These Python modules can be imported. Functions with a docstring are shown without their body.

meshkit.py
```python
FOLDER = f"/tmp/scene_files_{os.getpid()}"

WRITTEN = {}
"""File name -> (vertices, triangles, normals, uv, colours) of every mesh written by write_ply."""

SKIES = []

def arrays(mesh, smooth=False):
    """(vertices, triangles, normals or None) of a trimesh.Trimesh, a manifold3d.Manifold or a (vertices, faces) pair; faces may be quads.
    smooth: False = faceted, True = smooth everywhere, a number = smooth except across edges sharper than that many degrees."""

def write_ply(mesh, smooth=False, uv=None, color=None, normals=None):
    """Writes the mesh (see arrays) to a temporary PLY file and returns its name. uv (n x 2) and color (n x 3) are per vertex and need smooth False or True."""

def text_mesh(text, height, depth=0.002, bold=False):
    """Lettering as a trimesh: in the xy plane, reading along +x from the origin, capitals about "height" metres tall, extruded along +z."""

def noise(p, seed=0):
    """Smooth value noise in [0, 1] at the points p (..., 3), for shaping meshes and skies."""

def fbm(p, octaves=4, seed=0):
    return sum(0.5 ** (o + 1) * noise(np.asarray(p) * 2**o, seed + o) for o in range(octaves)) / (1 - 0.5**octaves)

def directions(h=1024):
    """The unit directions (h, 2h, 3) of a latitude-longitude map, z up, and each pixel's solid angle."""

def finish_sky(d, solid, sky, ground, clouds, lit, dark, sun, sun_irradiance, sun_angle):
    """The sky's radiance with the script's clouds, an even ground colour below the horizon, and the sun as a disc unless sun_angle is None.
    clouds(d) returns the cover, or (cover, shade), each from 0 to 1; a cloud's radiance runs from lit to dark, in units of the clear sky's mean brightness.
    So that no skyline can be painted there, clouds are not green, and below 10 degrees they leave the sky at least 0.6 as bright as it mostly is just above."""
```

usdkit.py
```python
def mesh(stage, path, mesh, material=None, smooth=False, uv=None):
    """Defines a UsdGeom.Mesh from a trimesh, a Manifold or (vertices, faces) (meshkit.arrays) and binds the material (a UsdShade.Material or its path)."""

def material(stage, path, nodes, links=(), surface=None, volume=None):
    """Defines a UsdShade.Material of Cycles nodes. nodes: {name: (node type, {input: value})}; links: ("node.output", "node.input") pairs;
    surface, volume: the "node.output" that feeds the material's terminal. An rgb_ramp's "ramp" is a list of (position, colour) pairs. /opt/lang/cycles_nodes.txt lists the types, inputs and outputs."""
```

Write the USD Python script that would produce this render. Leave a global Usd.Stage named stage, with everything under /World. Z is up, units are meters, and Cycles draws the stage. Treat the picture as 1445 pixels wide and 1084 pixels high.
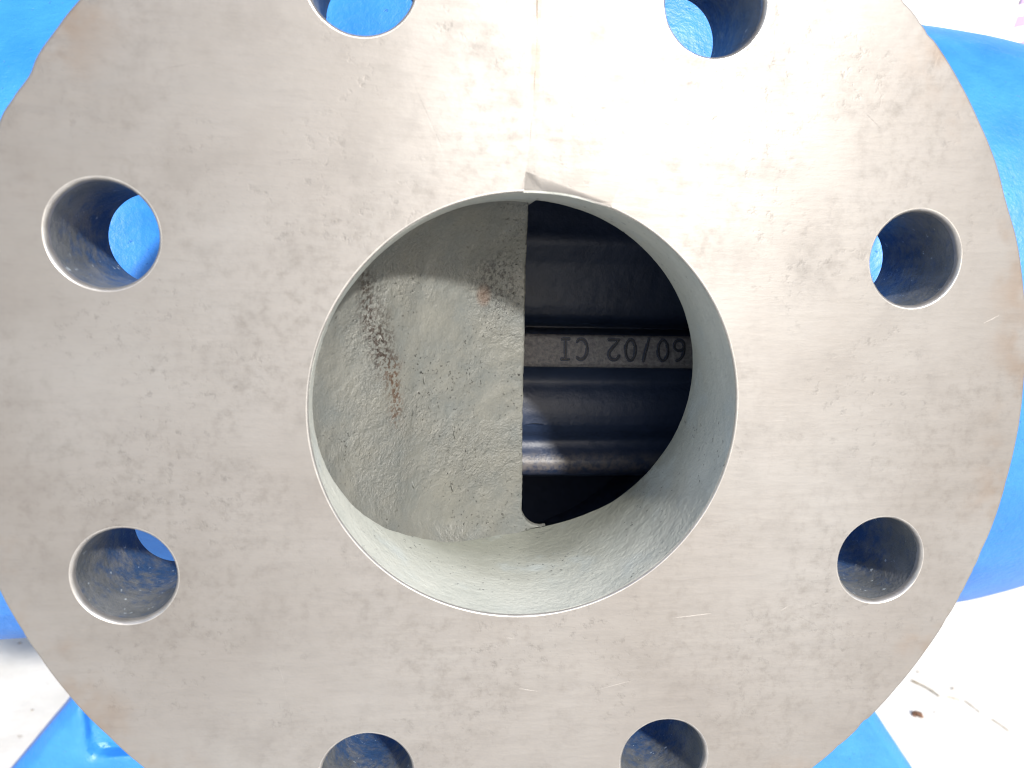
import math, random
import numpy as np, trimesh, usdkit, meshkit
import manifold3d as m3
from manifold3d import Manifold, CrossSection
from shapely.geometry import LineString, Polygon
from shapely.ops import unary_union
from pxr import Usd, UsdGeom, UsdLux, UsdShade, Gf, Sdf

random.seed(7); RNG = np.random.default_rng(7)
stage = Usd.Stage.CreateInMemory()
UsdGeom.SetStageUpAxis(stage, "Z"); UsdGeom.SetStageMetersPerUnit(stage, 1.0)
UsdGeom.Xform.Define(stage, "/World"); UsdGeom.Scope.Define(stage, "/World/Looks")

# ---------------------------------------------------------------- camera, sky, sun, exposure
H = 0.27                                    # height of the flange centre above the ground, m
EXPOSURE = 0.80
CAM = np.array([-18.67, -27.43, -130.187])  # in the flange frame: x right, y down, z into the flange, mm
ROWS = np.array([[0.99349886, -0.02690031, -0.11061821], [0.00820852, 0.98607932, -0.16607286], [0.11354574, 0.16408518, 0.97988949]])

def W(p):                                   # flange frame (mm) -> world (m)
    p = np.asarray(p, float)
    return np.stack([p[..., 0] / 1000, p[..., 2] / 1000, H - p[..., 1] / 1000], -1)

def Wd(d):
    return np.array([d[0], d[2], -d[1]])

cam = UsdGeom.Camera.Define(stage, "/World/camera")
right, up, back = Wd(ROWS[0]), -Wd(ROWS[1]), -Wd(ROWS[2])
c = W(CAM)
cam.AddTransformOp().Set(Gf.Matrix4d(*right, 0, *up, 0, *back, 0, *map(float, c), 1))
cam.CreateHorizontalApertureAttr(36.0); cam.CreateVerticalApertureAttr(27.0)
cam.CreateFocalLengthAttr(36.0 * 1009.33 / 1445)
cam.CreateFStopAttr(22.0); cam.CreateFocusDistanceAttr(0.172)
cam.CreateClippingRangeAttr(Gf.Vec2f(0.01, 1000))
cam.CreateExposureAttr(EXPOSURE)

TX, TY = 0.31, 0.60                         # sun: right and up per unit in front of the flange
sun = np.array([TX, -1.0, TY]); sun /= np.linalg.norm(sun)
SUN_EL, SUN_ROT = math.asin(sun[2]), math.atan2(sun[0], sun[1])
sl = UsdLux.DistantLight.Define(stage, "/World/sun")
sl.CreateIntensityAttr(1.22); sl.CreateAngleAttr(3.5); sl.CreateColorAttr(Gf.Vec3f(1.0, 0.95, 0.87)); sl.CreateNormalizeAttr(True)
zax = sun; xax = np.cross([0, 0, 1], zax); xax /= np.linalg.norm(xax); yax = np.cross(zax, xax)
sl.AddTransformOp().Set(Gf.Matrix4d(*xax, 0, *yax, 0, *zax, 0, 0, 0, 3, 1))
sky_m = usdkit.material(stage, "/World/Looks/sky_look", {
    "s": ("sky_texture", {"sky_type": "single_scattering", "sun_disc": False, "sun_elevation": SUN_EL, "sun_rotation": SUN_ROT, "aerosol_density": 2.0}),
    "b": ("background_shader", {"strength": 0.12})}, [("s.color", "b.color")], surface="b.background")
sky = UsdLux.DomeLight.Define(stage, "/World/sky")
UsdShade.MaterialBindingAPI.Apply(sky.GetPrim()).Bind(sky_m)
sky.GetPrim().SetCustomDataByKey("kind", "structure")

# ---------------------------------------------------------------- helpers
def tag(prim, label=None, category=None, group=None, kind=None):
    p = prim.GetPrim() if hasattr(prim, "GetPrim") else prim
    for k, v in (("label", label), ("category", category), ("group", group), ("kind", kind)):
        if v: p.SetCustomDataByKey(k, v)
    return prim

ORIGIN = {}
def thing(name, at):
    x = UsdGeom.Xform.Define(stage, "/World/" + name); x.AddTranslateOp().Set(Gf.Vec3d(*map(float, at)))
    ORIGIN["/World/" + name] = np.asarray(at, float)
    return "/World/" + name

def arr(m):
    if hasattr(m, "to_mesh"):
        q = m.to_mesh(); return np.array(q.vert_properties[:, :3], float), np.array(q.tri_verts, int)
    if hasattr(m, "vertices"): return np.array(m.vertices, float), np.array(m.faces, int)
    return np.asarray(m[0], float), np.asarray(m[1], int)

def put(path, m, mat, smooth=30):
    """A mesh in the flange frame (mm) becomes one prim."""
    v, f = arr(m)
    top = "/" + "/".join(path.split("/")[1:3])
    return usdkit.mesh(stage, path, trimesh.Trimesh(W(v) - ORIGIN.get(top, np.zeros(3)), f, process=False), mat, smooth=smooth)

def man(v, f):
    return Manifold(m3.Mesh(vert_properties=np.asarray(v, np.float32), tri_verts=np.asarray(f, np.uint32)))

def loft(rings):
    """Closed solid from stacked rings of equal length (each n x 3), ends capped with a fan."""
    n = len(rings[0]); v = np.vstack(rings + [rings[0].mean(0, keepdims=True), rings[-1].mean(0, keepdims=True)]); f = []
    j = (np.arange(n) + 1) % n; i = np.arange(n)
    for k in range(len(rings) - 1):
        a, b = k * n, (k + 1) * n
        f += [np.stack([a + i, a + j, b + j], 1), np.stack([a + i, b + j, b + i], 1)]
    e0, e1 = len(v) - 2, len(v) - 1; L = (len(rings) - 1) * n
    f += [np.stack([np.full(n, e0), j, i], 1), np.stack([np.full(n, e1), L + i, L + j], 1)]
    f = np.vstack(f)
    m = trimesh.Trimesh(v, f, process=False)
    if m.volume < 0: f = f[:, ::-1]
    return man(v, f)

def circ(r, z, n=192, cx=0, cy=0, start=0):
    a = np.linspace(0, 2 * np.pi, n, endpoint=False) + start
    r = r(a) if callable(r) else r
    return np.stack([cx + r * np.cos(a), cy + r * np.sin(a), np.full(n, float(z))], 1)

def lathe_z(prof, n=192, cx=0, cy=0):
    return loft([circ(r, z, n, cx, cy) for r, z in prof])

def rough(m, amp, scale, seed=0, octaves=4, keep=None):
    """Casting roughness: vertices pushed along their normals."""
    v, f = arr(m); t = trimesh.Trimesh(v, f, process=False)
    n = np.array(t.vertex_normals); d = (meshkit.fbm(v * scale + 50, octaves, seed) - 0.5) * 2 * amp
    if keep is not None: d = d * keep(v)
    return v + n * d[:, None], f

# ---------------------------------------------------------------- materials
class G:
    def __init__(s): s.n, s.l, s.k = {}, [], 0
    def add(s, kind, inputs=None, **links):
        s.k += 1; name = f"n{s.k}"; s.n[name] = (kind, inputs or {})
        for k, v in links.items(): s.l.append((v, f"{name}.{k}"))
        return name
    def pos(s):
        return s.add("texture_coordinate") + ".object"
    def map(s, scale, rot=(0, 0, 0)):
        return s.add("mapping", {"scale": scale, "rotation": rot}, vector=s.pos()) + ".vector"
    def noise(s, scale, detail=4, rough=0.55, vec=None, dist=0.0):
        return s.add("noise_texture", {"scale": scale, "detail": detail, "roughness": rough, "distortion": dist}, vector=vec or s.pos()) + ".fac"
    def ramp(s, fac, stops):
        return s.add("rgb_ramp", {"ramp": stops}, fac=fac) + ".color"
    def step(s, fac, a, b, lo=0.0, hi=1.0):
        return s.add("map_range", {"range_type": "smoothstep", "from_min": a, "from_max": b, "to_min": lo, "to_max": hi, "clamp": True}, value=fac) + ".result"
    def mix(s, fac, a, b, mode="mix"):
        d, l = {"blend_type": mode}, {}
        for key, x in (("fac", fac), ("a", a), ("b", b)):
            if isinstance(x, str): l[key] = x
            else: d[key] = x
        return s.add("mix_color", d, **l) + ".result"
    def math(s, op, a, b=0.0, c=0.0):
        d, l = {"math_type": op}, {}
        for key, x in (("value1", a), ("value2", b), ("value3", c)):
            if isinstance(x, str): l[key] = x
            else: d[key] = x
        return s.add("math", d, **l) + ".value"
    def bump(s, height, dist, strength=1.0, normal=None):
        l = {"height": height}
        if normal: l["normal"] = normal
        return s.add("bump", {"strength": strength, "distance": dist}, **l) + ".normal"
    def out(s, path, inputs, **links):
        p = s.add("principled_bsdf", inputs, **links)
        return usdkit.material(stage, path, s.n, s.l, surface=p + ".BSDF")

def look(name): return "/World/Looks/" + name

# machined bare iron
g = G()
big = g.noise(22, 4, 0.6); med = g.noise(85, 5, 0.65); fine = g.noise(420, 4, 0.7)
streak = g.noise(1.0, 4, 0.65, g.map((160, 160, 900), (0, 0.12, 0)))
streak2 = g.noise(1.0, 3, 0.6, g.map((60, 60, 420), (0, -0.5, 0)))
col = g.ramp(big, [(0.3, (0.182, 0.173, 0.168)), (0.5, (0.198, 0.191, 0.187)), (0.7, (0.210, 0.206, 0.204))])
col = g.mix(g.step(med, 0.42, 0.76, 0, 0.36), col, (0.115, 0.109, 0.106))
col = g.mix(g.step(streak, 0.48, 0.80, 0, 0.20), col, (0.11, 0.104, 0.10))
pit = g.math("multiply", g.step(fine, 0.52, 0.72), g.step(g.noise(38, 3), 0.43, 0.62))
col = g.mix(g.math("multiply", pit, 0.36), col, (0.055, 0.052, 0.05))
xyz = g.add("separate_xyz", {}, vector=g.pos())
zc = g.math("subtract", xyz + ".z", H)
rad = g.math("sqrt", g.math("add", g.math("multiply", xyz + ".x", xyz + ".x"), g.math("multiply", zc, zc)))
blotch = g.math("multiply", g.step(g.noise(340, 6, 0.72), 0.44, 0.74), g.step(g.noise(26, 4, 0.6), 0.42, 0.60))
col = g.mix(g.math("multiply", blotch, 0.42), col, (0.092, 0.083, 0.076))
cloud = g.step(g.noise(14, 3, 0.5), 0.42, 0.66)
col = g.mix(g.math("multiply", cloud, 0.35), col, (0.135, 0.122, 0.112))
sx = g.math("absolute", g.math("add", xyz + ".x", 0.0010))
stain = g.math("multiply", g.step(sx, 0.0011, 0.0006), g.math("multiply", g.step(zc, 0.055, 0.060), g.step(g.noise(120, 3), 0.3, 0.5)))
col = g.mix(g.math("multiply", stain, 0.42), col, (0.12, 0.09, 0.062))
rust = g.math("multiply", g.step(rad, 0.090, 0.101), g.step(g.noise(48, 4, 0.6), 0.50, 0.66))
col = g.mix(g.math("multiply", rust, 0.5), col, (0.15, 0.10, 0.065))
hgt = g.math("add", g.math("multiply", streak, 0.6), g.math("add", g.math("multiply", fine, 0.35), g.math("multiply", pit, -0.5)))
rgh = g.step(g.math("add", g.math("multiply", streak2, 0.5), g.math("multiply", med, 0.5)), 0.35, 0.65, 0.43, 0.55)
tg = g.add("combine_xyz", {"x": 0.0, "y": 0.0, "z": 1.0}) + ".vector"
IRON = g.out(look("machined_iron"), {"metallic": 0.5, "specular_ior_level": 0.5, "anisotropic": 0.5}, tangent=tg, base_color=col, roughness=rgh, normal=g.bump(hgt, 0.00012, 0.5))

g = G()
nz = g.noise(300, 4)
BRIGHT = g.out(look("bright_cut_iron"), {"metallic": 0.8, "roughness": 0.40}, base_color=g.ramp(nz, [(0.3, (0.34, 0.33, 0.325)), (0.7, (0.46, 0.45, 0.44))]), normal=g.bump(nz, 0.0002, 0.3))

# drilled hole walls: dull iron with flecks of blue overspray
g = G()
fine = g.noise(700, 3, 0.6); med = g.noise(150, 4)
col = g.ramp(med, [(0.3, (0.075, 0.085, 0.095)), (0.7, (0.15, 0.16, 0.17))])
xyz = g.add("separate_xyz", {}, vector=g.pos())
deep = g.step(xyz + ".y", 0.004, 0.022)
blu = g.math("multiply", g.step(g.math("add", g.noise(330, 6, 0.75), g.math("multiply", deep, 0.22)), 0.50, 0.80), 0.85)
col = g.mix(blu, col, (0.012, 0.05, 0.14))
col = g.mix(g.math("multiply", g.step(fine, 0.66, 0.74), 0.7), col, (0.45, 0.52, 0.58))
HOLE = g.out(look("drilled_iron"), {"metallic": 0.25, "roughness": 0.5}, base_color=col, normal=g.bump(g.noise(900, 4, 0.7), 0.0004, 0.6))

# blue paint over rough casting
g = G()
a, b = g.noise(420, 4, 0.6), g.noise(60, 4, 0.5)
col = g.ramp(b, [(0.3, (0.012, 0.125, 0.43)), (0.7, (0.024, 0.165, 0.52))])
pits = g.step(g.noise(620, 3, 0.6), 0.66, 0.76)
col = g.mix(g.math("multiply", pits, 0.45), col, (0.004, 0.05, 0.20))
hgt = g.math("add", a, g.math("add", g.math("multiply", b, 1.2), g.math("multiply", pits, -0.6)))
BLUE = g.out(look("blue_paint"), {"roughness": 0.46, "specular_ior_level": 0.5}, base_color=col, normal=g.bump(hgt, 0.0007, 0.55))

# grey green primer in the bore
g = G()
a, b, cc = g.noise(520, 5, 0.65), g.noise(90, 4, 0.6), g.noise(1500, 2)
col = g.ramp(b, [(0.3, (0.33, 0.352, 0.338)), (0.7, (0.40, 0.418, 0.40))])
xyz = g.add("separate_xyz", {}, vector=g.pos())
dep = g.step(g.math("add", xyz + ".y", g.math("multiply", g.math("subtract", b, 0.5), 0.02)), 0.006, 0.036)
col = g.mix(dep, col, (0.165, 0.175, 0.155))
col = g.mix(g.math("multiply", g.step(g.noise(55, 4, 0.6), 0.55, 0.7), 0.35), col, (0.33, 0.39, 0.43))
spots = g.math("multiply", g.step(g.noise(900, 3, 0.6), 0.63, 0.69), g.step(g.noise(70, 3), 0.45, 0.58))
col = g.mix(g.math("multiply", spots, 0.85), col, (0.05, 0.055, 0.06))
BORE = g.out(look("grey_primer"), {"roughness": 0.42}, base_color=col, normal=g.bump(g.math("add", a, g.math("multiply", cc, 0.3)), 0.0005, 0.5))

# the same primer on the rough dividing wall: olive, pitted, with rust runs
g = G()
a, b, cc = g.noise(480, 6, 0.7), g.noise(110, 4, 0.6), g.noise(1700, 2)
col = g.ramp(b, [(0.3, (0.086, 0.094, 0.093)), (0.5, (0.099, 0.103, 0.097)), (0.7, (0.112, 0.114, 0.104))])
pits = g.step(g.noise(1500, 3, 0.6), 0.64, 0.70)
pits = g.math("multiply", pits, g.step(g.noise(75, 3), 0.42, 0.60))
grain = g.noise(2400, 3, 0.7)
col = g.mix(g.step(grain, 0.56, 0.70, 0, 0.35), col, (0.045, 0.046, 0.042))
col = g.mix(g.step(grain, 0.44, 0.32, 0, 0.30), col, (0.17, 0.17, 0.15))
col = g.mix(g.math("multiply", pits, 0.9), col, (0.025, 0.024, 0.022))
xyz = g.add("separate_xyz", {}, vector=g.pos())
wob = g.math("multiply", g.math("subtract", g.noise(90, 3), 0.5), 0.006)
def run(x0, slope, w, z0, z1):
    d = g.math("absolute", g.math("subtract", g.math("add", xyz + ".x", wob), g.math("add", x0, g.math("multiply", xyz + ".z", slope))))
    m = g.math("multiply", g.step(d, w, 0.0), g.math("multiply", g.step(xyz + ".z", z0, z0 + 0.006), g.step(xyz + ".z", z1, z1 - 0.006)))
    return g.math("multiply", m, g.step(g.noise(1100, 4, 0.7), 0.46, 0.56))
# positions are metres from the pump's base point, z above the ground
col = g.mix(run(-0.0290 + 0.19 * (H + 0.012), -0.19, 0.0034, H + 0.002, H + 0.030), col, (0.020, 0.014, 0.011))
col = g.mix(run(-0.0255 + 0.10 * (H - 0.005), -0.10, 0.0026, H - 0.010, H + 0.010), col, (0.045, 0.026, 0.016))
dx = g.math("divide", g.math("add", xyz + ".x", 0.0035), 0.0085)
dz = g.math("divide", g.math("subtract", xyz + ".z", H + 0.0235), 0.010)
rr = g.math("sqrt", g.math("add", g.math("multiply", dx, dx), g.math("multiply", dz, dz)))
smudge = g.math("multiply", g.step(rr, 1.1, 0.25), g.step(g.noise(950, 5, 0.7), 0.47, 0.60))
col = g.mix(g.math("multiply", smudge, 0.85), col, (0.022, 0.022, 0.023))
dx2 = g.math("divide", g.math("add", xyz + ".x", 0.0068), 0.0022)
dz2 = g.math("divide", g.math("subtract", xyz + ".z", H + 0.0205), 0.0032)
r2_ = g.math("add", g.math("multiply", dx2, dx2), g.math("multiply", dz2, dz2))
col = g.mix(g.math("multiply", g.step(r2_, 1.0, 0.0), 0.6), col, (0.085, 0.05, 0.033))
patchy = g.step(g.noise(45, 3), 0.40, 0.62, 0.25, 1.0)
hgt = g.math("add", g.math("multiply", g.math("add", g.noise(900, 5, 0.7), g.math("multiply", cc, 0.35)), patchy), g.math("add", g.math("multiply", b, 0.8), g.math("multiply", pits, -0.9)))
WALLP = g.out(look("rough_primer"), {"roughness": 0.40}, base_color=col, normal=g.bump(hgt, 0.0008, 0.8))

# dark navy paint inside
g = G()
a = g.noise(500, 4, 0.65)
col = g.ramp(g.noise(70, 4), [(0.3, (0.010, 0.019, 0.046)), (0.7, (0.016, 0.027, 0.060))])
xyz = g.add("separate_xyz", {}, vector=g.pos())
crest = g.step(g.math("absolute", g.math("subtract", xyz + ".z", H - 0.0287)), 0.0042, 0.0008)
worn_lit = g.math("multiply", crest, g.step(g.noise(420, 5, 0.7), 0.36, 0.62))
col = g.mix(g.math("multiply", worn_lit, 0.8), col, (0.085, 0.078, 0.078))  # rubbed grey on the lower rib crest, its sun highlight painted into the colour
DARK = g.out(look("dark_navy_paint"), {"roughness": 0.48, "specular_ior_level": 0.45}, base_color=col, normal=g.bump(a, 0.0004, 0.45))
g = G()
a = g.noise(900, 4, 0.7)
col = g.ramp(a, [(0.35, (0.085, 0.087, 0.100)), (0.7, (0.185, 0.180, 0.188))])
BAND = g.out(look("worn_casting"), {"roughness": 0.5, "metallic": 0.2}, base_color=col, normal=g.bump(a, 0.0006, 0.8))

g = G()
a = g.noise(1100, 4, 0.7)
LETTER = g.out(look("worn_letter_top"), {"roughness": 0.45}, base_color=g.ramp(a, [(0.4, (0.007, 0.009, 0.015)), (0.75, (0.04, 0.04, 0.046))]), normal=g.bump(a, 0.0005, 0.7))

# white ground
g = G()
big, med = g.noise(3.0, 5, 0.6), g.noise(18, 5, 0.6)
col = g.ramp(med, [(0.3, (0.48, 0.465, 0.43)), (0.7, (0.61, 0.598, 0.57))])
st = g.math("multiply", g.step(big, 0.56, 0.72), g.step(g.noise(26, 5, 0.65), 0.5, 0.66))
col = g.mix(g.math("multiply", st, 0.75), col, (0.36, 0.29, 0.20))
sp = g.math("multiply", g.step(g.noise(150, 2), 0.70, 0.75), 0.7)
col = g.mix(sp, col, (0.30, 0.26, 0.22))
GROUND = g.out(look("white_ground"), {"roughness": 0.7}, base_color=col, normal=g.bump(g.noise(60, 5), 0.002, 0.4))

def plain(name, color, rough=0.6, var=0.25, scale=300, **kw):
    g = G(); lo = tuple(x * (1 - var) for x in color); hi = tuple(x * (1 + var) for x in color)
    nz = g.noise(scale, 4)
    return g.out(look(name), {"roughness": rough, **kw}, base_color=g.ramp(nz, [(0.3, lo), (0.7, hi)]), normal=g.bump(nz, 0.0003, 0.4))
BANNER = plain("white_board", (0.78, 0.78, 0.78), 0.5, 0.02, 8)
PURPLE = plain("purple_print", (0.22, 0.16, 0.33), 0.5, 0.04, 20)
GREY = plain("grey_print", (0.26, 0.26, 0.26), 0.5, 0.04, 20)
TWIG = plain("twig_bark", (0.14, 0.10, 0.04), 0.8, 0.4, 500)
LEAF = plain("dry_leaf", (0.11, 0.055, 0.03), 0.8, 0.5, 600)
STRAW = plain("straw", (0.30, 0.24, 0.15), 0.8, 0.4, 500)
GRIT = plain("grit", (0.22, 0.20, 0.18), 0.9, 0.3, 800)

# ---------------------------------------------------------------- ground
gv = np.array([[-300, -300, 0], [300, -300, 0], [300, 300, 0], [-300, 300, 0]], float)
tag(usdkit.mesh(stage, "/World/ground", (gv, np.array([[0, 1, 2], [0, 2, 3]])), GROUND), kind="structure")

# ---------------------------------------------------------------- pump
PUMP = thing("flanged_pump", (0, 0.0, 0))
tag(stage.GetPrimAtPath(PUMP), "blue painted cast iron pump with its bare round flange and open bore facing the camera", "pump")

# flange disc (bare iron)
ang = np.linspace(0, 2 * np.pi, 720, endpoint=False)
wave = (meshkit.fbm(np.stack([np.cos(ang) * 9, np.sin(ang) * 9, ang * 0], 1) + 30, 5, 3) - 0.5) * 0.7
nick = np.zeros_like(ang)
for _ in range(46):
    a0, w, d = random.uniform(0, 2 * np.pi), random.uniform(0.004, 0.02), random.uniform(0.1, 0.55)
    nick += d * np.exp(-(((ang - a0 + np.pi) % (2 * np.pi) - np.pi) / w) ** 2)
for deg, w, d in ((58.5, 0.006, 1.0), (56.5, 0.008, 0.7), (54.5, 0.005, 0.5), (-25, 0.05, 0.7), (213, 0.03, 0.8), (236, 0.02, 0.6)):
    nick += d * np.exp(-(((ang - math.radians(deg) + np.pi) % (2 * np.pi) - np.pi) / w) ** 2)
R0 = 101.2 + 0.6 * wave - 0.6 * nick
def oring(inset, z): return np.stack([(R0 - inset) * np.cos(ang), (R0 - inset) * np.sin(ang), np.full(720, float(z))], 1)
flange = loft([oring(0.75, 0), oring(0.35, 0.18), oring(0.0, 0.65), oring(-0.1, 1.6), oring(-0.1, 22.8), oring(0.4, 24)])
BX, BY, BR = -0.17, 0.09, 40.48
for t in (157.5, 112.5, 67.5, 22.5):          # facings behind the lower holes
    flange = flange + lathe_z([(13, 22), (13, 27.5)], 64, 80 * math.cos(math.radians(t)), 80 * math.sin(math.radians(t)))
cut = [lathe_z([(BR + 0.32, -1), (BR + 0.32, 1.3)], 256, BX, BY),
       lathe_z([(47.2, 1.2), (47.2, 26)], 192, BX, BY)]
TH = [202.5, 157.5, 112.5, 67.5, 22.5, -22.5, -67.5, -112.5]
holes = []
for t in TH:
    cx, cy = 80 * math.cos(math.radians(t)), 80 * math.sin(math.radians(t))
    cut.append(lathe_z([(9.56, -1), (9.56, 1.45), (9.0, 1.46), (9.0, 29)], 128, cx, cy))
    holes.append((cx, cy))

def groove(x0, y0, x1, y1, w, d, z=0.0):
    a, b = np.array([x0, y0]), np.array([x1, y1]); n = np.array([-(b - a)[1], (b - a)[0]]); n /= np.linalg.norm(n); n *= w / 2
    m = (a + b) / 2; pts = []
    for p, s in ((a, 0.25), (m, 1.0), (b, 0.35)):
        pts += [[*(p + n * s), z - 0.2], [*(p - n * s), z - 0.2], [*(p + n * s), z], [*(p - n * s), z], [*p, z + d * s]]
    return Manifold.hull_points(np.array(pts))
SCR = [(-63.1, -20.5, -58.5, -24.6), (-58.4, -24.4, -54.8, -25.6), (-48, 44.3, -46.2, 53), (-46.2, 53, -44.9, 61.6), (36.5, 22.3, 55.4, 18.4), (31.5, 34.1, 46.9, 32.7), (58.1, 43.0, 65.7, 47.2),
       (50.6, 66.4, 66.8, 54.8), (87.8, 30.8, 89.6, 32.4), (-62.3, -45.1, -55.4, -46.2), (-24.8, -60.6, -17.6, -60.3), (11, -43.2, 46.2, -46.6), (26.1, -44, 38.2, -45.1),
       (-27.4, 54, -13.6, 53.9), (-13.6, 50.8, 6, 47.8), (-53, -14.3, -42, -18.3), (46.3, -46.3, 48.9, -47.4), (77.2, -13.7, 81.6, -15.1), (49, 43.8, 55.9, 39.4), (26.7, 52.4, 35.7, 52),
       (76.8, 44.7, 78.5, 42.9), (-10.6, 63.3, -6.5, 57.3), (43.9, -57.1, 52.3, -55.1), (-69.4, 3.6, -62.1, 1), (48.3, -9.1, 59.6, -12), (86.2, 28.4, 87.2, 26.1)]
for s in SCR: cut.append(groove(*s, 0.18, 0.04))
for k in range(70):
    r, t = random.uniform(45, 98), random.uniform(0, 2 * np.pi); L = random.uniform(2, 9); q = random.gauss(0.0, 0.5)
    x, y = r * math.cos(t), r * math.sin(t)
    if min(math.hypot(x - cx, y - cy) for cx, cy in holes) < 16: continue
    cut.append(groove(x, y, x + L * math.cos(q), y - L * math.sin(q), random.uniform(0.07, 0.12), random.uniform(0.012, 0.028)))
seam = [(-1.15, -99), (-1.18, -72.2), (-0.96, -65.4), (-1.06, -60.8), (-1.42, -52.5), (-2.04, -44.1), (-2.6, -42.2)]
for (a, b) in zip(seam, seam[1:]): cut.append(groove(*a, *b, 0.26, 0.06))
notch = Manifold.hull_points(np.array([[-2.1, -43.8, 0], [0.3, -43.1, 0], [5.0, -41.5, 0], [13.5, -39.0, 0], [14.5, -36, 0], [-2.5, -39.3, 1.2], [-2.4, -41, 0.2], [3.0, -39.2, 1.5], [3.0, -36, 1.5], [-2.5, -36, 1.2],
                                       [-2.1, -43.8, -1], [5, -41.5, -1], [13.5, -39, -1], [14.5, -36, -1], [-2.5, -36, -1]], float))
cut.append(notch)
flange = flange - Manifold.batch_boolean(cut, m3.OpType.Add)
# the walls of the drilled holes are thin sleeves of their own so that they can carry the overspray
put(PUMP + "/flange", flange, IRON, 25)
def ring_solid(loop):
    n = len(loop[0]); v = np.vstack(loop); f = []; ii = np.arange(n); jj = (ii + 1) % n
    for k in range(len(loop)):
        a, b = k * n, ((k + 1) % len(loop)) * n
        f += [np.stack([a + ii, b + jj, a + jj], 1), np.stack([a + ii, b + ii, b + jj], 1)]
    f = np.vstack(f); t = trimesh.Trimesh(v, f, process=False)
    return v, (f if t.volume > 0 else f[:, ::-1])
def wobbly(r0, z, n, cx, cy, seed, amp):
    return circ(lambda a: r0 + (meshkit.noise(np.stack([np.cos(a) * 4 + seed, np.sin(a) * 4, a * 0 + z], 1)) - 0.5) * amp, z, n, cx, cy)
for i, (cx, cy) in enumerate(holes):
    sfx = f"_{i:03d}" if i else ""; zb = 27.5 if i in (1, 2, 3, 4) else 24.0
    rs = [(9.0, 1.25), (8.97, 1.4), (8.97, 6), (8.97, 12), (8.97, 18), (8.97, zb - 0.6), (9.0, zb)]
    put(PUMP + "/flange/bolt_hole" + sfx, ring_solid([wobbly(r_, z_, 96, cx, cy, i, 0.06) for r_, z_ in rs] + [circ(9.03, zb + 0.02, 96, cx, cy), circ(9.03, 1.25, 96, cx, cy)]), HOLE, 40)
    rs = [(9.52, -0.01), (9.43, 0.04), (9.24, 0.22), (9.08, 0.50), (8.99, 0.85), (8.96, 1.42)]
    put(PUMP + "/flange/hole_chamfer" + sfx, ring_solid([wobbly(r_, z_, 96, cx, cy, i + 20, 0.12) for r_, z_ in rs] + [circ(9.6, 1.42, 96, cx, cy), circ(9.6, -0.005, 96, cx, cy)]), BRIGHT, 60)
rs = [(BR + 0.26, -0.01), (BR + 0.21, 0.02), (BR + 0.10, 0.12), (BR + 0.01, 0.28), (BR - 0.03, 0.46)]
rimring = man(*ring_solid([wobbly(r_, z_, 256, BX, BY, 77, 0.14) for r_, z_ in rs] + [circ(BR + 0.36, 0.46, 256, BX, BY), circ(BR + 0.36, -0.005, 256, BX, BY)])) - notch
put(PUMP + "/flange/bore_chamfer", rimring, BRIGHT, 60)

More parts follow.
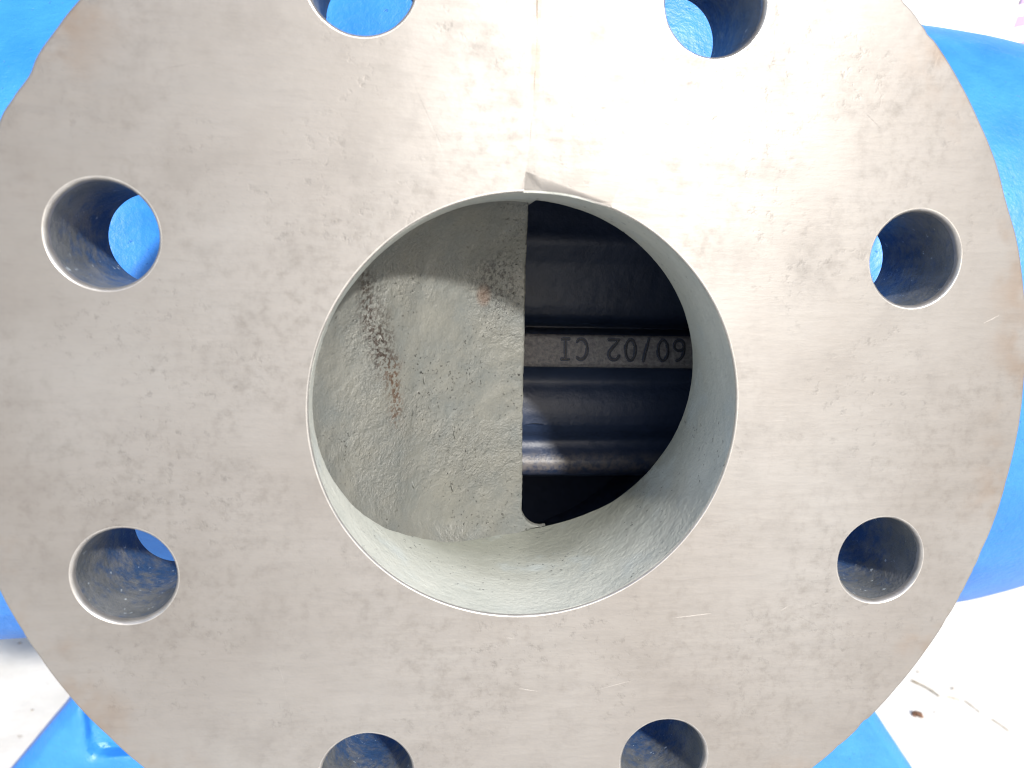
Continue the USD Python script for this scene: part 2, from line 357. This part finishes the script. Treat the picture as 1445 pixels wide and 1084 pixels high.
# nozzle lining and dividing wall
xx = np.linspace(-60, 60, 25)
def plate(fun, z1, x0=-60, x1=60, y0=-60, y1=60, n=49):
    """Solid between the surface z = fun(x, y) and the plane z = z1."""
    gx, gy = np.meshgrid(np.linspace(x0, x1, n), np.linspace(y0, y1, n), indexing="ij"); gz = fun(gx, gy)
    top = np.stack([gx, gy, gz], -1).reshape(-1, 3); bot = np.stack([gx, gy, np.full_like(gx, z1)], -1).reshape(-1, 3)
    q = np.arange(n * n).reshape(n, n); f = []
    a, b, cq, d = q[:-1, :-1].ravel(), q[1:, :-1].ravel(), q[1:, 1:].ravel(), q[:-1, 1:].ravel()
    f += [np.stack([a, cq, b], 1), np.stack([a, d, cq], 1), np.stack([a, b, cq], 1) + n * n, np.stack([a, cq, d], 1) + n * n]
    edge = np.concatenate([q[:-1, 0], q[-1, :-1], q[:0:-1, -1], q[0, :0:-1]]); nx = np.roll(edge, -1)
    f += [np.stack([edge, nx, nx + n * n], 1), np.stack([edge, nx + n * n, edge + n * n], 1)]
    v, f = np.vstack([top, bot]), np.vstack(f)
    if trimesh.Trimesh(v, f, process=False).volume < 0: f = f[:, ::-1]
    return man(v, f)
def mitre(x, y): return 25.2 + 0.335 * y + 0.0022 * y * y + 2.5 * np.clip((y - 30) / 9, 0, 1)
from scipy.interpolate import PchipInterpolator
WF = PchipInterpolator([-60, -44, -39, -33, -27.5, -21, -12.6, -5, 2.6, 12, 60], [-2, 3.5, 6.5, 11.5, 16.5, 23.0, 28.8, 33.0, 35.6, 37.0, 38.0])
def wallz(x, y):
    rr = np.hypot(x - BX, y - BY)
    return np.clip(WF(x) + 0.115 * (y + 25) - 0.13 * np.clip(rr - 35.5, 0, 6) ** 2 * np.clip((-x - 2) / 12, 0, 1) - 0.5 * np.clip(-y - 27, 0, 20) ** 1.25, 4.0, 46.0)
EDGE = 2.6
tube = lathe_z([(BR + 0.30, 0.47), (BR + 0.30, 1.29), (47, 1.3), (47, 50)], 192, BX, BY) - lathe_z([(BR - 0.05, 0), (BR - 0.05, 52)], 256, BX, BY)
tube = tube - notch
beyond = plate(mitre, 80) ^ Manifold.cube([80, 140, 120]).translate([EDGE - 0.6, -70, -10])
lining = (tube - beyond)
lining = lining.refine_to_length(1.2)
lv, lf = rough(lining, 0.16, 0.16, 4, 4, keep=lambda v: np.clip((v[:, 2] - 1.3) / 4, 0, 1))
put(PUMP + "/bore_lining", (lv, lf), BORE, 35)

DIV = [(0.43, -44.06), (1.08, -41.03), (1.64, -37.76), (2.2, -34.27), (2.72, -30.52), (3.11, -26.56), (3.17, -22.49), (3.24, -18.37), (3.31, -14.19), (3.42, -9.94), (3.53, -5.64), (3.64, -1.27), (3.75, 3.16), (3.87, 7.65), (4.0, 12.21), (4.19, 16.85), (4.38, 21.55), (4.57, 26.33), (4.77, 31.18), (4.99, 36.11), (5.22, 41.12), (5.45, 46.21)]      # the dividing wall's free edge (x, y)
DIVX = lambda y: np.interp(y, [q[1] for q in DIV], [q[0] for q in DIV])
yy = np.linspace(-60, 60, 61)
right_side = CrossSection([np.array([(float(DIVX(y)), y) for y in yy[::-1]] + [(100, -60), (100, 60)], float)])
if right_side.area() < 1: right_side = CrossSection([np.array([(float(DIVX(y)), y) for y in yy] + [(100, 60), (100, -60)], float)])
opening = (CrossSection.circle(BR + 0.1, 200).translate([BX, BY]) ^ right_side)
top_part = opening ^ CrossSection.square([120, 60]).translate([-10, -60])
opening = opening.offset(-5.5, m3.JoinType.Round, 2, 96).offset(5.5, m3.JoinType.Round, 2, 64) + top_part
wall = (lathe_z([(45.5, 2), (45.5, 48)], 160, BX, BY) ^ plate(wallz, 46.4, n=97)) - opening.extrude(70) - Manifold.cube([80, 140, 80]).translate([EDGE + 9, -70, -5])
wall = wall - ((lathe_z([(80, -5), (80, 70)], 160, BX, BY) - lathe_z([(BR + 0.06, -6), (BR + 0.06, 71)], 200, BX, BY)) ^ right_side.extrude(90).translate([0, 0, -5]))
wall = wall ^ Manifold.cube([80, 120, 80]).translate([-66, -60, 0]) if False else wall
wv, wf = arr(wall.refine_to_length(0.9))
tm = trimesh.Trimesh(wv, wf, process=False)
trimesh.smoothing.filter_taubin(tm, lamb=0.5, nu=0.52, iterations=3)
wv, wf = rough((np.array(tm.vertices), wf), 0.22, 0.11, 9, 3)
wv, wf = rough((wv, wf), 0.16, 0.55, 19, 3)
wall = man(wv, wf)
for x, y, L, q, w_ in ((-26.5, -27, 3.6, 80, 0.22), (-13.4, 24.5, 3.4, 104, 0.30), (-13.2, 10.5, 4.0, 98, 0.26), (-22.4, 22, 2.2, 112, 0.32), (-28.6, -12, 1.8, 125, 0.32), (-20, -2, 2.0, 95, 0.2)):
    e = Manifold.sphere(1, 16).scale([L / 2, w_, 0.35]).rotate([0, 0, -q]).translate([x, y, float(wallz(x, y)) - 0.05])
    wall = wall + e
wv, wf = arr(wall)
put(PUMP + "/dividing_wall", (wv, wf), WALLP, 50)

# dark chamber behind
cup = lathe_z([(63.8, 24.6), (63.8, 104)], 128) - lathe_z([(62.2, 20), (62.2, 102)], 128)
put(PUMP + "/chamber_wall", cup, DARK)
def far(m): return m.translate([18.67, 27.43, 130.2]).scale([1.05] * 3).translate([-18.67, -27.43, -130.2])
prof = [(-60, 66), (-44, 64), (-38, 63), (-35.5, 62.2), (-33.6, 62.1), (-31.8, 62.9), (-28, 64.6), (-22, 65.6), (-17, 65.8), (-13.5, 66.6), (-11.6, 68.5), (-10.6, 70.5), (-10.2, 70.5), (-10.0, 56.2), (-9.6, 55.4), (-9.0, 55.1),
        (-2.2, 54.2), (-1.4, 54.5), (-0.9, 55.6), (-0.5, 57.4), (0.6, 58.4), (2.0, 59.2), (3.4, 59.6), (4.6, 59.2), (6.2, 58.2), (8.5, 57.3), (12, 56.8), (15, 57.0), (17.2, 57.9), (19.0, 59.4), (20.4, 59.8),
        (22.0, 59.1), (23.6, 57.6), (25.4, 56.5), (27.4, 56.5), (29.2, 57.8), (30.4, 60.0), (31.0, 64), (31.4, 90), (60, 92), (60, 95.5), (-60, 95.5)]
P = CrossSection([np.array(prof, float)])
if P.area() < 1: P = CrossSection([np.array(prof[::-1], float)])
imp = P.extrude(86, 60)                                     # in (y, z), along w
imp = imp.transform(np.array([[0, 0, 1, -22], [1, 0, 0, 0], [0, 1, 0, 0]], float))
imp = far(imp) ^ lathe_z([(62.0, 40), (62.0, 99.6)], 128)
imp = imp - far(groove(6.8, 15.1, 12.0, 15.0, 0.9, 0.9, 57.0))
iv, jf = rough(imp.refine_to_length(1.3), 0.12, 0.4, 21, 3)
IMP = PUMP + "/impeller"
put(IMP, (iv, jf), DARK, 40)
# worn lettered rib, a plate 0.4 mm proud of the casting
rib = CrossSection([np.array([(-9.75, 55.3), (-9.2, 54.65), (-2.2, 53.75), (-1.25, 54.3), (-1.3, 56), (-9.7, 56.5)], float)])
if rib.area() < 0.1: rib = CrossSection([np.array([(-9.7, 56.5), (-1.3, 56), (-1.25, 54.3), (-2.2, 53.75), (-9.2, 54.65), (-9.75, 55.3)], float)])
rib = rib.extrude(86, 60).transform(np.array([[0, 0, 1, -22], [1, 0, 0, 0], [0, 1, 0, 0]], float)) ; rib = far(rib) ^ lathe_z([(61.8, 40), (61.8, 95)], 128)
rv, rf = rough(rib.refine_to_length(0.9), 0.10, 0.7, 5, 3)
put(IMP + "/lettered_rib", (rv, rf), BAND, 40)

def arc(cx, cy, rx, ry, a0, a1, n=22):
    t = np.radians(np.linspace(a0, a1, n)); return [(cx + rx * math.cos(k), cy + ry * math.sin(k)) for k in t]
def strokes(ch):                                            # cell 3.6 wide, 6.2 tall, y up
    if ch == "0": return [arc(1.75, 3.1, 1.35, 2.7, 0, 360, 40)]
    if ch == "6": return [arc(1.8, 1.75, 1.4, 1.4, 0, 360, 32), arc(2.6, 2.6, 2.25, 3.2, 190, 95)]
    if ch == "2": return [arc(1.7, 4.3, 1.35, 1.45, 165, -35) + [(0.35, 0.45), (3.2, 0.45)]]
    if ch == "C": return [arc(2.1, 3.1, 1.7, 2.65, 52, 308, 36)]
    if ch == "I": return [[(1.3, 0.45), (1.3, 5.75)], [(0.35, 0.45), (2.25, 0.45)], [(0.35, 5.75), (2.25, 5.75)]]
    if ch == "/": return [[(0.5, 0.2), (1.9, 6.0)]]
text = [("I", 15.3), ("C", 19.3), ("2", 27.8), ("0", 32.4), ("/", 37.2), ("0", 41.3), ("6", 45.7)]
k = 0
for ch, x0 in text:
    line = unary_union([LineString(q).buffer(0.16) for q in strokes(ch)])
    shp = unary_union([LineString(q).buffer(0.52) for q in strokes(ch)])
    w = shp.bounds[2] + shp.bounds[0]
    def polys(sh): return [np.array(q.coords)[:-1] for gg in getattr(sh, "geoms", [sh]) for q in [gg.exterior, *gg.interiors]]
    gl = CrossSection(polys(shp), m3.FillRule.EvenOdd).extrude(0.42) + CrossSection(polys(shp.buffer(-0.16)), m3.FillRule.EvenOdd).extrude(0.66)
    top = CrossSection(polys(line), m3.FillRule.EvenOdd).extrude(0.95)
    # upright cell (x, y up) is turned half round on the casting: x -> right edge - x, y -> down
    xr = x0 + w
    T = np.array([[-1, 0, 0, xr], [0, 1, 0, -9.1], [0, 0.128 * -1, -1, 55.0 + 0.05]], float)
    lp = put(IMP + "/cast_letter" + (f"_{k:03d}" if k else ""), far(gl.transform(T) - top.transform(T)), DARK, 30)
    put(IMP + "/letter_ridge" + (f"_{k:03d}" if k else ""), far(top.transform(T)), LETTER, 30); k += 1

# casing
def lathe_x(prof, cy, cz, n=128):
    a = np.linspace(0, 2 * np.pi, n, endpoint=False)
    return loft([np.stack([np.full(n, float(x)), cy + r * np.cos(a), cz + r * np.sin(a)], 1) for x, r in prof])
CZ = 220
body = lathe_x([(-318, 60), (-315, 96), (-304, 114), (-285, 126), (-250, 140), (-200, 141.5), (-140, 140), (-60, 139), (60, 143), (140, 143), (200, 140), (226, 137), (245, 132.5), (262, 124), (276, 110), (284, 90), (287, 60)], 0, CZ)
bulge = Manifold.sphere(1, 96).scale([118, 120, 110]).translate([-150, -62, CZ + 18])
crown = lathe_x([(-110, 90), (-100, 140), (-70, 168), (-20, 180), (50, 180), (95, 166), (120, 140), (128, 90)], -30, CZ + 10)
neck = lathe_z([(68, 22), (67.5, 30), (68, 45), (71, 62), (78, 82), (96, 104), (100, 200)], 128)
boss = lathe_z([(13, 136), (13, 180)], 48, -192, -130) + Manifold.sphere(1, 48).scale([9, 60, 9]).translate([-176, -150, 152])
casing = body + bulge + crown + neck + boss
casing = casing.refine_to_length(7)
tm = trimesh.Trimesh(*arr(casing), process=False)
trimesh.smoothing.filter_taubin(tm, lamb=0.5, nu=0.51, iterations=24)
cv, cf = rough((np.array(tm.vertices), np.array(tm.faces)), 0.5, 0.05, 31, 4)
casing = man(cv, cf)
cavity = lathe_z([(64.0, 10), (64.0, 105)], 128)
casing = casing - cavity - Manifold.cube([400, 400, 60]).translate([-200, -200, -36.0])
put(PUMP + "/casing", casing, BLUE, 40)
shaft = lathe_x([(280, 22), (340, 22), (342, 20), (380, 20), (381, 19)], 0, CZ, 64)
put(PUMP + "/shaft", shaft, IRON)

# pedestal under the casing
GY = H * 1000
def slab(poly, z0, z1, ch=3.0):
    cs = CrossSection([np.array(poly, float)])
    if cs.area() < 0: cs = CrossSection([np.array(poly[::-1], float)])
    inn = cs.offset(-ch, m3.JoinType.Round, 2, 48)
    cs2 = cs.offset(-ch, m3.JoinType.Round, 2, 48).offset(ch, m3.JoinType.Round, 2, 48)
    return Manifold.batch_hull([inn.extrude(0.1).translate([0, 0, z0]), cs2.extrude(z1 - z0 - ch).translate([0, 0, z0 + ch])])
ped = slab([(-104, 80), (118, 80), (171.5, 160.2), (236, 240), (236, GY + 4), (-236, GY + 4), (-236, 240), (-169, 164.3), (-151, 137.7)], 136, 300, 5)
pocket = CrossSection([np.array([(-141, 150), (-60, 150), (-60, 162.5), (-141, 163.5)], float)])
pocket = CrossSection([np.array([(-150, 120), (120, 120), (120, 166), (-150, 166)], float)]).offset(-5).offset(5, m3.JoinType.Round, 2, 40)
ped = ped - pocket.extrude(16).translate([0, 0, 126])
tm = trimesh.Trimesh(*arr(ped.refine_to_length(4)), process=False)
trimesh.smoothing.filter_taubin(tm, lamb=0.5, nu=0.52, iterations=5)
pv, pf = rough((np.array(tm.vertices), np.array(tm.faces)), 0.35, 0.08, 41, 4)
put(PUMP + "/pedestal", (pv, pf), BLUE, 40)

# ---------------------------------------------------------------- board behind, upper right
BD = thing("white_board", (1.35, 1.31, 0))
tag(stage.GetPrimAtPath(BD), "white board with purple print standing behind the pump, upper right corner", "board")
def boxmm(x0, x1, y0, y1, z0, z1):
    return Manifold.cube([x1 - x0, y1 - y0, z1 - z0]).translate([x0, y0, z0])
put(BD + "/panel", boxmm(420, 2300, -1000, GY - 60, 1300, 1318), BANNER)
for i, x in enumerate((520, 2200)): put(BD + "/post" + (f"_{i:03d}" if i else ""), boxmm(x, x + 40, -980, GY, 1320, 1360), GREY)
def flat(poly, z0, t=1.0):
    cs = CrossSection([np.array(poly, float)])
    if cs.area() < 1e-6: cs = CrossSection([np.array(poly[::-1], float)])
    return cs.extrude(t).translate([0, 0, z0])
put(BD + "/printed_line", flat([(1139, -524), (1143, -523), (1176, -640), (1171, -642)], 1299), GREY)
put(BD + "/printed_triangle", flat([(1148, -527), (1155, -553), (1188, -557), (1188, -537)], 1299), PURPLE)
put(BD + "/printed_triangle_001", flat([(1153, -571), (1195, -580), (1195, -660), (1178, -660)], 1299), PURPLE)
put(BD + "/printed_triangle_002", flat([(1156, -497), (1183, -512), (1183, -490)], 1299), PURPLE)

# ---------------------------------------------------------------- litter on the ground
def stem(name, pts, r, mat, label, cat, **kw):
    p = np.array(pts, float); v, f = [], []
    n = 7; t = np.gradient(p, axis=0); t /= np.linalg.norm(t, axis=1, keepdims=True)
    a = np.cross(t, [0, 1.0, 0]); a /= np.linalg.norm(a, axis=1, keepdims=True); b = np.cross(t, a)
    rr = r * np.linspace(1.0, 0.5, len(p)) * (1 + 0.25 * RNG.standard_normal(len(p)))
    th = np.arange(n) * 2 * np.pi / n
    rings = [p[i] + rr[i] * (np.cos(th)[:, None] * a[i] + np.sin(th)[:, None] * b[i]) for i in range(len(p))]
    base = p.mean(0); base[1] = GY
    ORIGIN["/World/" + name] = W(base)
    pr = put("/World/" + name, loft(rings), mat, 60)
    pr.AddTranslateOp().Set(Gf.Vec3d(*map(float, W(base))))
    return tag(pr, label, cat, **kw)
def curve(a, b, r, bend=1.0, n=8):
    t = np.linspace(0, 1, n)[:, None]; a, b = np.array(a, float), np.array(b, float)
    nrm = np.array([-(b - a)[1], (b - a)[0]]) / np.linalg.norm(b - a)
    q = a + (b - a) * t + nrm * np.sin(t * np.pi) * bend + RNG.standard_normal((n, 2)) * 0.12
    return np.stack([q[:, 0], np.full(n, GY - r * 0.7), q[:, 1]], 1)
stem("twig", curve((339, 322), (346, 302), 0.8, 1.6), 0.8, TWIG, "short dark brown twig on the white ground, nearest the flange edge", "twig")
for i, (a, b, lab) in enumerate((((352, 301), (358, 296.5), "fine straw between the dark twig and the darker straw"), ((361, 295), (361.6, 282), "darker straw lying in the middle of the line of straws"), ((364.3, 274), (366, 262), "fine straw nearest the lower right corner"))):
    stem("dry_straw" + (f"_{i:03d}" if i else ""), curve(a, b, 0.35, 0.5), 0.35 + 0.1 * (i == 1), STRAW, lab, "straw", group="straws on the white ground")
def leaf():
    out = []
    for k in range(5):
        L = Manifold.sphere(1, 16).scale([random.uniform(1.2, 2.6), 0.5, random.uniform(1.5, 3.6)]).rotate([random.uniform(-15, 15), random.uniform(0, 180), random.uniform(-15, 15)]).translate([315.5 + random.gauss(0, 1.2), GY - 0.6 - 0.2 * k, 283 + random.gauss(0, 2.2)])
        out.append(L)
    return rough(Manifold.batch_boolean(out, m3.OpType.Add).refine_to_length(0.6), 0.5, 0.9, 3, 3)
ORIGIN["/World/dry_leaf"] = W([315.5, GY, 283])
pr = put("/World/dry_leaf", leaf(), LEAF, 60); pr.AddTranslateOp().Set(Gf.Vec3d(*map(float, W([315.5, GY, 283]))))
tag(pr, "crumpled dark brown leaf scrap on the white ground below the twig", "leaf")

for i, (x, z, q, lab) in enumerate(((363.2, 310.5, 0.9, "dark speck of grit level with the twig, farthest to the right"), (352, 333, 0.8, "dark speck of grit farther back than the twig"), (345, 341, 0.7, "tiny speck of grit near the flange edge, farthest back on the white ground"), (330, 285, 0.6, "tiny speck of grit just right of the leaf scrap"), (-330.9, 418, 1.0, "dark speck of grit on the white ground at the left, under the blue body"), (-277, 330, 0.8, "dark speck of grit on the white ground left of the blue pedestal"))):
    nm = "grit_speck" + (f"_{i:03d}" if i else "")
    ORIGIN["/World/" + nm] = W([x, GY, z])
    m = rough(Manifold.sphere(1, 16).scale([q * 1.3, q * 0.6, q]).rotate([0, 40 * i, 0]).translate([x, GY - 0.4 * q, z]), 0.35, 1.3, i, 2)
    pr = put("/World/" + nm, m, GRIT, 60); pr.AddTranslateOp().Set(Gf.Vec3d(*map(float, W([x, GY, z]))))
    tag(pr, lab, "grit", group="specks of grit on the white ground")
